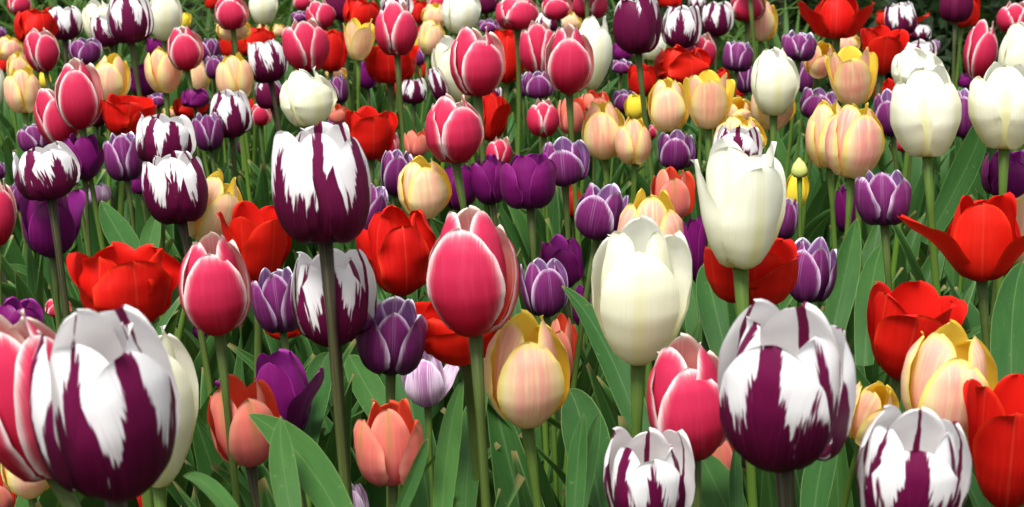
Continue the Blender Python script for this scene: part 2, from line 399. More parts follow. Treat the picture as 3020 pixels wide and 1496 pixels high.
# ---------------------------------------------------------------- tulips: where each bloom stands
# crop, id, kind, base x y, tip x y, width, turn of the bloom, options
TABLE = """
C1 1 R 850 1100 835 -276 1130 25 c
C1 2 W 1195 1115 1190 -126 680 20
C1 3 P 400 1040 110 -233 900 35 l
C1 4 Y 240 1185 200 700 420 0
C1 5 Y -40 1115 -60 500 260 0
C1 6 S 20 1300 0 1000 220 0
C1 7 D 1080 1400 1080 1080 200 60 b
C1 8 S 1885 940 1790 265 555 15
C2 9 U 235 745 130 85 420 45 x
C2 10 S 1020 1080 1000 450 540 58
C2 11 L 740 1500 700 1080 260 0
C2 12 L 1280 505 1265 85 330 -10 f2
B2 13 V 1000 1511 1035 940 540 60
C3 14 Y 110 635 100 -221 650 15
C3 15 S 360 380 370 -190 260 0
C3 16 R 1020 1420 1005 665 690 5 c
C3 17 P 1375 880 1265 -40 680 12 l
C3 18 R 2044 890 2015 -311 1045 -20 c
C3 19 S 1600 1070 1520 600 230 0
C4 20 R 1050 1420 1060 500 870 0 c
C4 21 D 1800 1265 1800 250 760 0 o
C4 22 Y 1330 760 1365 -150 740 15
C4 23 Y 720 760 790 230 430 30 t
B4 24 D 1000 1546 1110 830 760 0 o
B3 26 W 950 1450 945 335 755 -2
B3 27 W 1720 740 1690 -250 730 35 o
B3 28 D 1790 990 1800 480 740 60 o
B4 29 V 310 990 340 500 390 -25
B3 30 U 1370 840 1360 340 200 60
B4 31 V 120 520 165 195 180 0
B4 32 G 200 300 240 0 170 0
B4 245 B 250 60 240 -92 110 0
B4 33 V 890 415 860 -5 425 60
B4 34 U 610 465 600 110 180 60
B4 35 D 1620 825 1600 170 570 60 x
B4 36 Y 1950 730 1930 75 380 0
B4 37 U 1790 200 1800 -176 400 20
B2 38 R 510 545 485 -370 750 60
B2 39 R 580 1290 545 580 650 2
B2 40 P 1640 1245 1580 265 700 -8
B2 41 D 1080 930 1045 258 520 10 rf1
B2 42 D 1560 1395 1500 900 800 10 o
B2 43 V 190 1215 140 725 400 55
B2 44 D 200 1265 200 1000 330 0
B3 45 V 260 1100 220 660 360 20
B3 46 U 400 890 340 480 330 10
B3 47 U 530 1180 500 860 150 0
B3 48 V 640 515 715 95 410 -20
B3 49 Y 1040 800 1035 135 505 60
B3 50 S 1200 380 1195 -30 335 10
B3 51 D 460 355 450 110 140 0 b
B3 52 U 140 290 110 -136 430 50
A3 53 V 400 1386 370 1025 375 0
B2 54 U 1520 300 1500 -60 260 20
B2 246 U 1770 240 1720 -120 250 60
B2 55 Y 1270 360 1235 -110 410 18
B2 56 V 1030 185 1060 -156 230 0
B2 57 V 790 520 905 95 270 30
B1 58 P 1650 1225 1615 465 555 0
B1 59 D 980 1190 945 540 880 15 w
B1 60 D 1940 860 1950 225 560 30 o
B1 61 Y 1530 540 1720 -15 450 30
B1 62 R 1370 390 1310 -150 500 60
A1 63 R 1230 1240 1260 840 460 20
A1 64 R 390 1491 320 1055 510 25
B1 65 U 400 640 400 100 420 0 f2
B1 66 P -10 580 0 30 290 20
B1 67 V 150 300 135 90 110 0
B1 68 U 140 1300 150 950 390 20
B1 69 P 440 1100 440 955 190 0
B1 70 U 1510 1265 1510 1150 110 0
B1 71 L 760 250 720 95 190 60
A1 72 U 640 1350 640 1000 290 60 f2
A1 73 V 960 1356 930 985 300 60
B1 74 U 1060 175 1040 40 130 0
A1 76 P 620 970 585 430 375 0
A1 77 P 490 1095 390 640 350 20
A1 78 R 730 945 760 665 180 0 k
A1 79 D 950 1020 1000 700 430 60 o
A1 80 V 290 1125 245 910 245 60
A1 81 Y 830 760 860 395 300 -15
A1 82 Y 190 850 180 490 285 60
A1 83 Y 160 640 150 380 180 0
A1 84 Y 70 450 70 260 190 20
A1 85 P 345 540 295 205 270 30
A1 86 D 270 330 280 45 340 20 r
A1 87 P 150 105 140 -80 170 20
A1 88 R 490 290 490 38 255 30
A1 89 R 990 325 960 -60 355 0
A1 90 R 840 335 790 80 250 30
A1 91 W 800 372 730 -10 270 20
A1 92 W 1240 310 1260 -100 260 0
A1 93 G 1385 220 1415 90 80 0
A1 94 V 650 475 640 280 230 20
A1 95 U 1170 410 1180 275 140 0
A1 97 U 1090 710 1080 470 200 0
A1 98 Y 1250 700 1235 345 290 35
A1 99 P 1410 530 1375 185 280 3
A1 100 V 1590 455 1590 285 140 60
A1 101 V 1630 590 1610 410 150 0
A1 102 Y 1500 690 1505 440 150 0
A1 103 Y 1790 760 1755 390 285 60
A1 104 P 1755 225 1725 -70 260 5
A1 105 Y 1760 300 1755 130 240 0
A1 106 D 1740 430 1730 215 160 0
A1 107 D 1920 420 1920 195 230 30
A2 108 R 100 620 40 285 310 30
A2 109 R 110 805 60 590 210 0 k
A1 110 U 1470 800 1470 655 200 30
A1 111 D 1430 880 1430 715 270 20
A1 112 Y 1290 880 1290 795 130 0
A1 113 V 1190 800 1180 685 150 0
A1 114 R 1745 1035 1725 668 320 10
A1 115 V 1590 1120 1560 840 220 60
A1 116 U 1830 1165 1840 1000 85 0 b
A2 117 P 30 940 20 760 150 0
A1 119 D 1930 900 1920 725 120 0
A1 120 V 10 290 10 200 75 0
A1 121 D 30 540 30 425 110 0
A1 122 W -20 790 -20 470 120 0
A1 123 G 340 660 335 540 90 0
A1 124 V 0 1340 0 1210 90 0
A2 125 P 390 530 350 128 360 60
A2 126 W 400 950 350 492 435 25
A2 127 D 550 530 570 215 220 0
A2 128 P 500 210 450 -10 210 40
A2 129 P 350 70 330 -60 140 0
A2 130 R 630 140 615 -110 230 0 k
A2 131 D 770 200 800 -20 290 20
A2 132 Y 760 440 770 130 230 20 o
A2 133 P 1050 420 1050 0 325 38
A2 134 D 1000 625 990 310 430 0 o
A2 135 R 1040 120 1040 -40 230 0
A2 136 D 1230 370 1240 180 110 0
A2 247 D 1210 170 1200 0 140 0
A2 137 Y 1290 400 1325 135 190 30
A2 138 Y 1340 200 1335 15 200 0
A2 139 P 1365 90 1340 -70 150 0
A2 140 W 1510 255 1555 -100 295 20
A2 141 R 1720 95 1695 -110 180 0 k
A3 142 P 40 225 25 -50 330 30
A2 143 V 320 160 310 80 125 0
A2 144 V 1220 490 1205 350 85 0
A2 145 V 1740 240 1740 140 160 0
A2 146 W 1540 770 1410 262 330 10
A2 147 P 1660 725 1640 192 420 18
A2 148 D 1870 625 1880 210 290 0
A2 149 R 1175 775 1175 582 175 15
A2 150 R 1390 760 1310 505 150 0
A2 151 R 1720 830 1770 620 170 0 k
A2 152 P 1490 1222 1460 700 445 32
A2 153 D 850 1200 850 795 400 5 o
A2 154 P 940 1215 1000 950 180 0
A2 155 S 1200 1170 1190 970 175 30
A2 156 D 1750 1050 1790 690 200 30 f2
A2 157 P 1810 1260 1830 1025 180 60
A2 158 S 600 920 610 780 150 0
A2 159 V 630 770 595 560 140 60
A2 160 U 830 660 820 450 150 0
A2 161 Y 590 600 590 490 150 0
A2 163 V 580 1000 590 885 130 0
A2 166 D 1240 590 1250 460 80 0
A2 167 Y 160 270 160 180 90 0
A2 248 Y 40 270 40 170 90 0
A2 168 D 60 330 60 220 130 0
A2 170 W 40 175 45 -110 200 0
A1 171 D 1590 60 1590 -30 90 0
A2 172 G 1180 400 1190 230 80 0
A2 173 D 1030 715 1020 600 100 0
A3 175 P 350 140 310 -60 215 0
A3 176 P 590 140 590 -90 265 60
A3 177 R 270 230 270 85 190 20
A3 178 Y 440 220 440 80 150 0
A3 179 P 215 565 190 150 295 55
A3 180 P 430 705 420 172 375 0
A3 181 W 590 685 620 110 290 30
A3 182 R 950 405 930 -40 365 -25 k
A3 183 R 1270 362 1270 35 300 0
A3 184 R 1540 262 1535 5 225 30
A3 185 D 1180 50 1180 -70 170 0
A3 186 P 1770 155 1760 -90 250 5
A3 187 Y 1870 300 1880 -20 220 0
A3 188 W 1040 445 1070 200 190 0
A3 189 P 1425 500 1420 240 210 50
A3 190 D 1270 620 1270 330 430 20 r
A3 191 D 980 720 965 470 200 0
A3 192 V 1690 530 1710 300 215 50
A3 193 V 1760 695 1735 455 140 60
A3 194 V 820 550 830 440 150 0
A3 195 U 830 450 830 310 150 0
A3 196 V 200 735 190 530 215 0
A3 250 V 85 720 80 560 100 0
A3 197 P 240 1015 230 738 225 60
A3 198 S 440 1000 445 705 190 20
A3 199 S 620 830 620 675 200 20
A3 200 V 840 835 840 668 165 0
A3 201 G 925 895 925 700 160 0
A3 202 Y 700 1200 665 748 345 0
A3 203 Y 920 1220 910 872 250 58
A3 204 Y 1180 990 1160 578 320 0
A3 205 Y 1480 970 1470 522 390 5 o
A3 206 Y 1680 900 1690 730 235 20 t
A3 207 Y 1700 1200 1710 855 405 20
A3 208 R 1680 1250 1690 940 380 0
A3 209 V 1230 1275 1230 972 290 0
A4 210 W 55 870 45 350 370 8
A4 211 Y 40 980 30 580 340 30
A3 212 D 1710 730 1700 610 110 0
A3 251 D 1580 600 1570 510 110 0
A3 213 P 1055 1040 1055 935 70 0
A4 214 D 530 290 530 -40 360 60 f1f2
A4 215 D 860 555 870 180 370 10 o
A4 216 R 1025 255 980 5 225 60
A4 217 D 990 200 990 60 310 60 f2
A4 218 R 1150 300 1160 175 150 20
A4 219 R 1130 450 1130 290 310 0
A4 220 W 1110 700 1125 352 400 20
A4 221 W 1210 1180 1175 475 540 58
A4 222 W 1790 1120 1765 460 540 60
A4 223 W 1900 700 1900 158 380 20
A4 224 P 1570 600 1625 140 260 25
A4 225 P 1860 250 1860 0 270 60
A4 226 R 1420 168 1430 -110 260 50 k
A4 227 D 1470 195 1480 -60 220 0
A4 228 Y 660 795 605 338 400 5 o
A4 229 Y 380 560 390 290 260 20 t
A4 230 V 240 460 255 222 270 55
A4 231 V 290 700 320 445 160 0
A4 232 V 370 900 395 652 290 0
A4 233 Y 480 1265 430 742 370 30
A4 234 Y 640 1336 655 770 450 28
A4 235 D 960 1000 890 580 230 0
A4 236 V 950 1005 880 665 230 0
A4 237 V 1490 1025 1470 660 200 0
A4 238 U 1490 655 1490 550 110 0
A4 239 P 1030 1130 1000 1000 130 0
A4 240 Y 600 400 600 235 190 0
A3 243 R 1390 60 1390 -40 120 0
A4 252 V 1265 400 1265 295 70 0
C2 253 Y 1580 1480 1580 1255 150 0
A3 300 P 1790 -40 1785 -420 260 0
A3 301 P 565 -40 560 -420 260 0
"""
KX = 0.3918
OX = {'1': 0, '2': 760, '3': 1510, '4': 2260}
OY = {'A': 0, 'B': 500, 'C': 996}
REAL = dict(R=.062, P=.056, W=.060, Y=.058, V=.050, U=.052, D=.068, S=.050, L=.048, G=.045, B=.022)
HEADS = 0.345                    # mean drop from the camera to the blooms
class Bloom: pass
blooms = {}
for ln in TABLE.strip().splitlines():
    p = ln.split()
    b = Bloom()
    ox, oy = OX[p[0][1]], OY[p[0][0]]
    b.id, b.kind = int(p[1]), p[2]
    bx, by, tx, ty, w, b.phi = map(float, p[3:9])
    b.opt = p[9] if len(p) > 9 else ''
    b.bx, b.by, b.tx, b.ty, b.w = ox + bx * KX, oy + by * KX, ox + tx * KX, oy + ty * KX, w * KX
    if b.w < 100 and b.id not in (300, 301):
        b.w *= 1.10; b.by += 0.04 * (b.by - b.ty)
    b.h = b.by - b.ty
    # distance: from the size of the bloom, tempered by its row
    zs = REAL[b.kind] * 1510 / (T * b.w)
    ang = PITCH + math.atan(((b.by + b.ty) / 2 - 748) / 1510 * T)
    zr = HEADS / math.tan(ang) * math.cos(PITCH) + HEADS * math.sin(PITCH)
    a = 0.30 + 0.40 * min(1, b.w / 220)
    b.z = math.exp(a * math.log(zs) + (1 - a) * math.log(zr))
    b.z = min(b.z, 4.6)
    blooms[b.id] = b
FRONT = """1:2,3,59 2:7 3:4,5 8:9 13:12,42 38:57,60,126,153,39 40:41,42,45 14:15,45 17:26 18:17,27,19 16:17 20:18,23,22,21,24 21:22 22:24,23 23:24
27:28,208,50 26:49,48,30 49:48,50 33:34 35:36 28:29 62:63,61 64:65,80,63 76:77,78 77:80,82 58:59,60,43 60:61 126:108,109,125 39:43,41,13
147:146,148,151 152:156,153 180:179,181 182:183,188,190 205:204,206,212 203:202 208:207 210:211,193 221:220,219,235,236,237 222:223,237 223:224
234:233 233:232 228:229,240,215,231 89:90,91,92 90:91 99:98,102 104:105,106 85:83,84,86 82:83 133:134,137,135 216:217 226:227 43:44,60
27:31,32 202:199,198 204:201 183:184 45:46 14:42 13:42 209:203 134:173 149:134 150:146
 58:8 300:186,187 301:176 152:146,150,151"""
pairs = []
for tok in FRONT.split():
    f, bs = tok.split(':')
    pairs += [(int(f), int(q)) for q in bs.split(',')]
def overlap(a, b):
    return (abs((a.bx + a.tx) - (b.bx + b.tx)) / 2 < (a.w + b.w) * 0.46) and (a.ty < b.by and b.ty < a.by)
stated_dir = set(pairs)
def need(a, c):
    """smallest gap in depth that keeps two blooms out of each other"""
    ra, rc = a.w * a.z * T / 3020, c.w * c.z * T / 3020
    lat = abs((a.bx + a.tx) - (c.bx + c.tx)) / 2 * (a.z + c.z) / 2 * T / 1510
    return max(0.012, 0.92 * math.sqrt(max(0, (ra + rc) ** 2 - lat ** 2)))
# an order from front to back that respects the stated pairs and is otherwise by distance
behind = {}
for f, k in pairs: behind.setdefault(k, set()).add(f)
left = dict(blooms); order = []
while left:
    free = [q for q in left.values() if not (behind.get(q.id, set()) & left.keys())] or list(left.values())
    q = min(free, key=lambda q: q.z)
    order.append(q); del left[q.id]
for q in order: q.z0 = q.z
cons = [(a, c) for i, a in enumerate(order) for c in order[i + 1:] if overlap(a, c) or (a.id, c.id) in stated_dir]
for it in range(250):
    for q in order: q.z += 0.04 * (q.z0 - q.z)          # pull back to the measured distance
    worst = 0
    for a, c in cons:
        d = need(a, c) - (c.z - a.z)
        if d > 0:
            a.z -= d * 0.5; c.z += d * 0.5
            a.z = max(a.z, 0.62)
            worst = max(worst, d)

# ---------------------------------------------------------------- tulip parts
PROF = {
    'cup':  [(0, .10), (.05, .34), (.13, .63), (.26, .88), (.42, 1), (.60, 1.0), (.80, .91), (1, .72)],
    'egg':  [(0, .10), (.05, .32), (.13, .58), (.27, .83), (.45, 1), (.62, .98), (.82, .83), (1, .52)],
    'tall': [(0, .10), (.05, .32), (.13, .56), (.30, .82), (.52, 1), (.72, .96), (.88, .80), (1, .58)],
    'cupo': [(0, .10), (.05, .34), (.13, .63), (.26, .87), (.42, .97), (.60, 1.0), (.80, .91), (1, .68)],
    'open': [(0, .10), (.05, .32), (.13, .54), (.30, .78), (.52, .94), (.78, 1.0), (1, 1.0)],
    'wide': [(0, .09), (.05, .30), (.15, .56), (.32, .80), (.52, .97), (.75, 1.02), (1, .92)],
    'flare': [(0, .09), (.05, .30), (.15, .55), (.32, .82), (.52, 1.10), (.78, 1.50), (1, 1.72)],
    'loose': [(0, .09), (.05, .30), (.15, .55), (.32, .82), (.52, 1.04), (.78, 1.22), (1, 1.32)],
    'bud':  [(0, .20), (.10, .62), (.30, 1), (.55, .92), (.8, .55), (1, .10)],
}
KIND = {   # profile, outer half angle, inner half angle, tip roundness p, ruffle, widest at
    'P': ('egg', 62, 58, 1.75, .010, .50), 'R': ('cup', 58, 55, 2.0, .013, .54), 'W': ('tall', 62, 58, 2.1, .014, .56),
    'Y': ('egg', 60, 56, 1.85, .012, .52), 'V': ('cup', 58, 54, 1.65, .018, .48), 'U': ('cup', 57, 54, 1.85, .026, .52),
    'D': ('cup', 60, 56, 2.2, .030, .58), 'S': ('cup', 57, 52, 1.6, .016, .48), 'L': ('egg', 56, 52, 1.65, .018, .48),
    'G': ('egg', 54, 50, 1.9, .015, .50), 'B': ('bud', 62, 60, 1.8, .0, .45)}

def petal_mesh(Rm, H, prof, hw, rnd_p, vm, ruf, rng, res, shrink=1.0, curl=0.05, opn=0.0, flat=(1.04, 1.14)):
    nv, nu = res
    tt = np.linspace(0, 1, nv)
    v = 1 - (1 - tt) ** 1.45
    pv = np.array([q[0] for q in PROF[prof]]); pr = np.array([q[1] for q in PROF[prof]])
    fine = np.linspace(0, 1, 121)
    rr = np.interp(fine, pv, pr)
    k = np.hanning(17); k /= k.sum()
    rr = np.convolve(np.pad(rr, 8, mode='reflect', reflect_type='odd'), k, mode='valid') * Rm * shrink
    rr = rr * (1 + opn * fine ** 2)
    dr = np.gradient(rr, fine)
    lo, hi = H * 0.2, H * 4 + Rm * 4
    for _ in range(40):
        Lm = (lo + hi) / 2
        z = np.sqrt(np.maximum(Lm ** 2 - dr ** 2, (0.10 * Lm) ** 2))
        if z.mean() > H: hi = Lm
        else: lo = Lm
    zc = np.concatenate([[0], np.cumsum((z[1:] + z[:-1]) / 2) / 120])
    r = np.interp(v, fine, rr); zz = np.interp(v, fine, zc)
    drv = np.interp(v, fine, dr); dzv = np.interp(v, fine, z)
    ln = np.hypot(drv, dzv)
    nr, nz = -dzv / ln, drv / ln
    up = 0.30 + 0.70 * np.sin(np.clip(v / vm, 0, 1) * np.pi / 2) ** 0.95
    dn = np.clip(1 - np.clip((v - vm) / (1 - vm), 0, 1) ** 2.0, 0, 1) ** (1 / rnd_p)
    wv = up * dn
    wv[-1] = 0.03
    W = Rm * shrink * R(hw)
    us = np.linspace(-1, 1, nu)
    us = np.sign(us) * np.abs(us) ** 0.9
    jag = 1 + ruf * 0.55 * np.convolve(rng.normal(0, 1, nv + 2), [.3, .4, .3], 'valid')
    U, Vv = np.meshgrid(us, v)
    S = U * (W * wv * jag)[:, None]
    Rc = np.maximum(r * rng.uniform(*flat), 0.45 * Rm)[:, None]
    al = np.clip(S / Rc, -1.9, 1.9)
    off = Rc * (1 - np.cos(al))
    ph = rng.uniform(0, 6.28, 4)
    fr = rng.uniform(1.2, 2.4, 2)
    wave = ruf * 2.2 * Rm * (U ** 2) * np.sin(6.28 * fr[0] * Vv + ph[0] + 1.6 * np.sign(U)) * np.clip(Vv * 2, 0, 1)
    wave += ruf * 1.6 * Rm * np.sin(6.28 * (0.8 * Vv + ph[1])) * np.sin(2.6 * U + ph[2]) * Vv
    crease = 0.020 * Rm * np.exp(-(U * wv[:, None] / 0.07) ** 2) * np.sin(np.clip(Vv * 1.05, 0, 1) * np.pi) ** 0.5
    crl = -curl * Rm * np.clip(np.abs(U) - 0.55, 0, 1) ** 2 * 4 * np.clip(Vv * 1.6 - 0.3, 0, 1)
    tipc = rng.uniform(-0.02, 0.06) * Rm * np.clip((Vv - 0.82) / 0.18, 0, 1) ** 2
    twist = 0.055 * Rm * np.sin(U * 1.4) * np.clip(Vv * 3, 0, 1)
    o = off + twist + wave + crease + crl + tipc
    x = r[:, None] + nr[:, None] * o
    zt = zz[:, None] + nz[:, None] * o + 0.0 * Vv
    y = Rc * np.sin(al)
    arc = np.interp(v, fine, np.concatenate([[0], np.cumsum(np.hypot(z, dr)[1:]) / 120]))
    Ltot = np.hypot(z, dr).mean()
    e = np.minimum((1 - np.abs(U)) * wv[:, None], (Ltot - arc)[:, None] / W * 0.9)
    s = U * wv[:, None]
    V3 = np.stack([x, y, zt], -1).reshape(-1, 3)
    A = np.stack([s, np.broadcast_to(arc[:, None] / Ltot, s.shape), e], -1).reshape(-1, 3)
    return V3, A

def rotz(V, a):
    c, s = math.cos(a), math.sin(a)
    return np.stack([V[:, 0] * c - V[:, 1] * s, V[:, 0] * s + V[:, 1] * c, V[:, 2]], -1)

def tube(pts, rad, nseg=9):
    pts = np.asarray(pts); n = len(pts)
    tn = np.gradient(pts, axis=0)
    tn /= np.linalg.norm(tn, axis=1)[:, None]
    ref = np.array([0.0, 1.0, 0.01]) if abs(tn[0][1]) < 0.9 else np.array([1.0, 0, 0.01])
    V = []
    for i in range(n):
        a = np.cross(tn[i], ref); a /= np.linalg.norm(a)
        c = np.cross(tn[i], a)
        for k in range(nseg):
            q = 2 * math.pi * k / nseg
            V.append(pts[i] + rad[i] * (math.cos(q) * a + math.sin(q) * c))
    F = [(i * nseg + k, i * nseg + (k + 1) % nseg, (i + 1) * nseg + (k + 1) % nseg, (i + 1) * nseg + k)
         for i in range(n - 1) for k in range(nseg)]
    F.append(tuple(range((n - 1) * nseg, n * nseg)))
    A = [(math.cos(2 * math.pi * k / nseg), i / (n - 1), 1) for i in range(n) for k in range(nseg)]
    return np.array(V), F, A

def leaf_points(L, W, lean0, lean1, twist, rng, nv=14, nu=7, fold=0.35, yaw=0.0):
    """a lanceolate leaf standing at the origin, arching towards +X"""
    t = np.linspace(0, 1, nv)
    th = lean0 + (lean1 - lean0) * t ** rng.uniform(1.3, 2.6)
    ds = L / (nv - 1)
    cx = np.concatenate([[0], np.cumsum(np.sin((th[1:] + th[:-1]) / 2) * ds)])
    cz = np.concatenate([[0], np.cumsum(np.cos((th[1:] + th[:-1]) / 2) * ds)])
    cy = yaw * L * t ** 2
    prof = np.interp(t, [0, .12, .32, .50, .70, .86, .95, 1], [.55, .74, .98, .97, .72, .40, .17, .01])
    us = np.linspace(-1, 1, nu)
    ph = rng.uniform(0, 6.28, 2)
    V, A = [], []
    for i in range(nv):
        tw = twist * t[i]
        T_ = np.array([math.sin(th[i]), 0, math.cos(th[i])])
        N = np.array([-math.cos(th[i]), 0, math.sin(th[i])])
        B = np.array([0.0, 1.0, 0])
        Bt = B * math.cos(tw) + N * math.sin(tw)
        Nt = -B * math.sin(tw) + N * math.cos(tw)
        hw = W / 2 * prof[i]
        f = fold * (1 - 0.55 * t[i])
        for u in us:
            lift = f * hw * abs(u) ** 1.4 + 0.11 * W * u * u * math.sin(5.5 * t[i] + ph[0] + (1.5 if u > 0 else 0))
            V.append(np.array([cx[i], cy[i], cz[i]]) + Bt * hw * u * (1 - 0.12 * f) + Nt * lift)
            A.append((u * prof[i], t[i], (1 - abs(u)) * prof[i]))
    return np.array(V), np.array(A)

allb = sorted(blooms.values(), key=lambda q: q.z)
bz = np.array([q.z for q in allb]); bw = np.array([q.w for q in allb])
bcx = np.array([(q.bx + q.tx) / 2 for q in allb])
bty = np.array([q.ty for q in allb]); bby = np.array([q.by for q in allb])
def hides(P, zt):
    """does a leaf with these points stand in front of the bloom of some farther tulip?"""
    px, py, pz = proj(P)
    m = (np.abs(px[:, None] - bcx) < bw * 0.50 + 3) & (py[:, None] > bty - 2) & (py[:, None] < bby + 2) & (pz[:, None] < bz)
    return m.sum()
def inside_bloom(P):
    return False

LEAFCACHE = {}
def leaf_mesh(P, A):
    nv, nu = 14, 7
    me = bpy.data.meshes.new('leaf')
    me.from_pydata([tuple(q) for q in P], [], grid_faces(nv, nu))
    me.polygons.foreach_set("use_smooth", [True] * len(me.polygons))
    a = me.attributes.new("pet", 'FLOAT_VECTOR', 'POINT')
    a.data.foreach_set("vector", np.asarray(A, dtype=np.float32).ravel())
    me.materials.append(LEAF)
    me.update()
    return me

def add_leaves(root, base, top_z, count, rng, tries=9, lmin=0.20, lmax=0.42):
    """leaves rising from the foot of a tulip, kept clear of the blooms behind"""
    az0 = rng.uniform(0, 6.28)
    for i in range(count):
        best = None
        az = az0 + i * 2.4 + rng.uniform(-.5, .5)
        L = rng.uniform(lmin, lmax)
        for k in range(tries):
            P, A = leaf_points(L, rng.uniform(.032, .062), rng.uniform(.02, .22), rng.uniform(.15, 1.1),
                               rng.uniform(-.8, .8), rng, yaw=rng.uniform(-.15, .15))
            P = rotz(P + np.array([0.004, 0, 0]), az)
            P[:, 2] += rng.uniform(0.0, 0.05)
            sc = hides(P + base, 0)
            if best is None or sc < best[0]:
                best = (sc, P, A)
            if sc == 0: break
            L *= 0.90
            az += rng.uniform(-.6, .6)
        if best[0] > 12: continue
        link(bpy.data.objects.new('leaf', leaf_mesh(best[1], best[2])), root)

def bloom_petals(root, b, base, axis, Rm, H, rng, col):
    kind = b.kind
    prof, ho, hi_, rp, ruf, vm = KIND[kind]
    if 'o' in b.opt: prof = 'open'
    if 'w' in b.opt: prof = 'wide'
    if 'b' in b.opt: prof = 'bud'
    if 'c' in b.opt: prof = 'cupo'
    if 'r' in b.opt or 'w' in b.opt: ruf = ruf * 2.2
    camdir = math.atan2(-base[1], -base[0])
    q = Vector((0, 0, 1)).rotation_difference(Vector(axis))
    M = Matrix.Translation(Vector(base)) @ q.to_matrix().to_4x4()
    Mi = np.array(M)
    res = (22, 17) if b.w > 150 else ((15, 11) if b.w > 80 else (11, 9))
    seed = int(rng.integers(1 << 30))
    hz = H
    for attempt in range(4):                 # fit the real width and height of the bloom, then build it
        g = np.random.default_rng(seed)
        opn = g.uniform(-.08, .14)
        made, body = [], []
        for ring in (1, 0):
            for k in range(3):
                a = camdir + R(b.phi) + k * 2 * math.pi / 3 + (math.pi / 3 if ring else 0)
                a += g.uniform(-.09, .09)
                pf = prof
                h = hz * ((g.uniform(.93, .99) if kind == 'R' else g.uniform(.98, 1.05)) if ring else g.uniform(.90, .98) * (.95 if kind in 'PYSW' else 1))
                hw = (hi_ if ring else ho) * g.uniform(.92, 1.06)
                sh = g.uniform(.845, .875) if ring else g.uniform(.985, 1.025)
                rel = math.degrees((a - camdir + math.pi) % (2 * math.pi) - math.pi)
                flared = not ring and (('x' in b.opt and abs(rel) < 120) or ('f1' in b.opt and -150 < rel < -30) or ('f2' in b.opt and 30 < rel < 150))
                if flared: pf, h, hw = ('flare' if 'x' in b.opt else 'loose'), hz * .88, hw * .80
                V, A = petal_mesh(Rm, h, pf, hw, rp * g.uniform(.90, 1.12), vm * g.uniform(.94, 1.06), ruf, g, res, sh,
                                  curl=g.uniform(.0, .09) if kind != 'B' else 0, opn=opn + (g.uniform(-.05, .02) if ring and kind != 'R' else g.uniform(-.12, -.05) if ring else (g.uniform(.0, .07) if kind == 'R' or prof in ('open', 'wide') else g.uniform(.13, .21))),
                                  flat=(.97, 1.02) if ring else (1.04, 1.13))
                V = rotz(V, a)
                lean = g.uniform(-.03, .0) if ring else g.uniform(-.01, .05)
                V[:, 0] += math.cos(a) * lean * V[:, 2]; V[:, 1] += math.sin(a) * lean * V[:, 2]
                V = V @ Mi[:3, :3].T + Mi[:3, 3]
                made.append((V, A))
                if not flared: body.append(V)
        px, py, pz = proj(np.concatenate(body))
        fw = b.w / (px.max() - px.min()); fh = b.h / max(b.by - py.min(), 1)
        if attempt == 3 or (abs(fw - 1) < .02 and abs(fh - 1) < .02): break
        if 't' not in b.opt: hz *= min(max(fh, .7), 1.4)
        Rm *= min(max(fw, .7), 1.4)
    for V, A in made:
        o = mesh_obj('petal', V - ROOT, grid_faces(res[0], res[1]), PETAL[kind], root, A)
        o.color = col
    H = hz
    if prof in ('open', 'wide') and b.w > 100 or 't' in b.opt:
        pts = [(0, 0, H * t) for t in (0.0, .12, .26, .36, .38)]
        V, F, A = tube(pts, [Rm * x for x in (.10, .12, .10, .17, .05)], 9)
        V = V @ Mi[:3, :3].T + Mi[:3, 3]
        mesh_obj('pistil', V - ROOT, F, PETAL['B'], root, A)

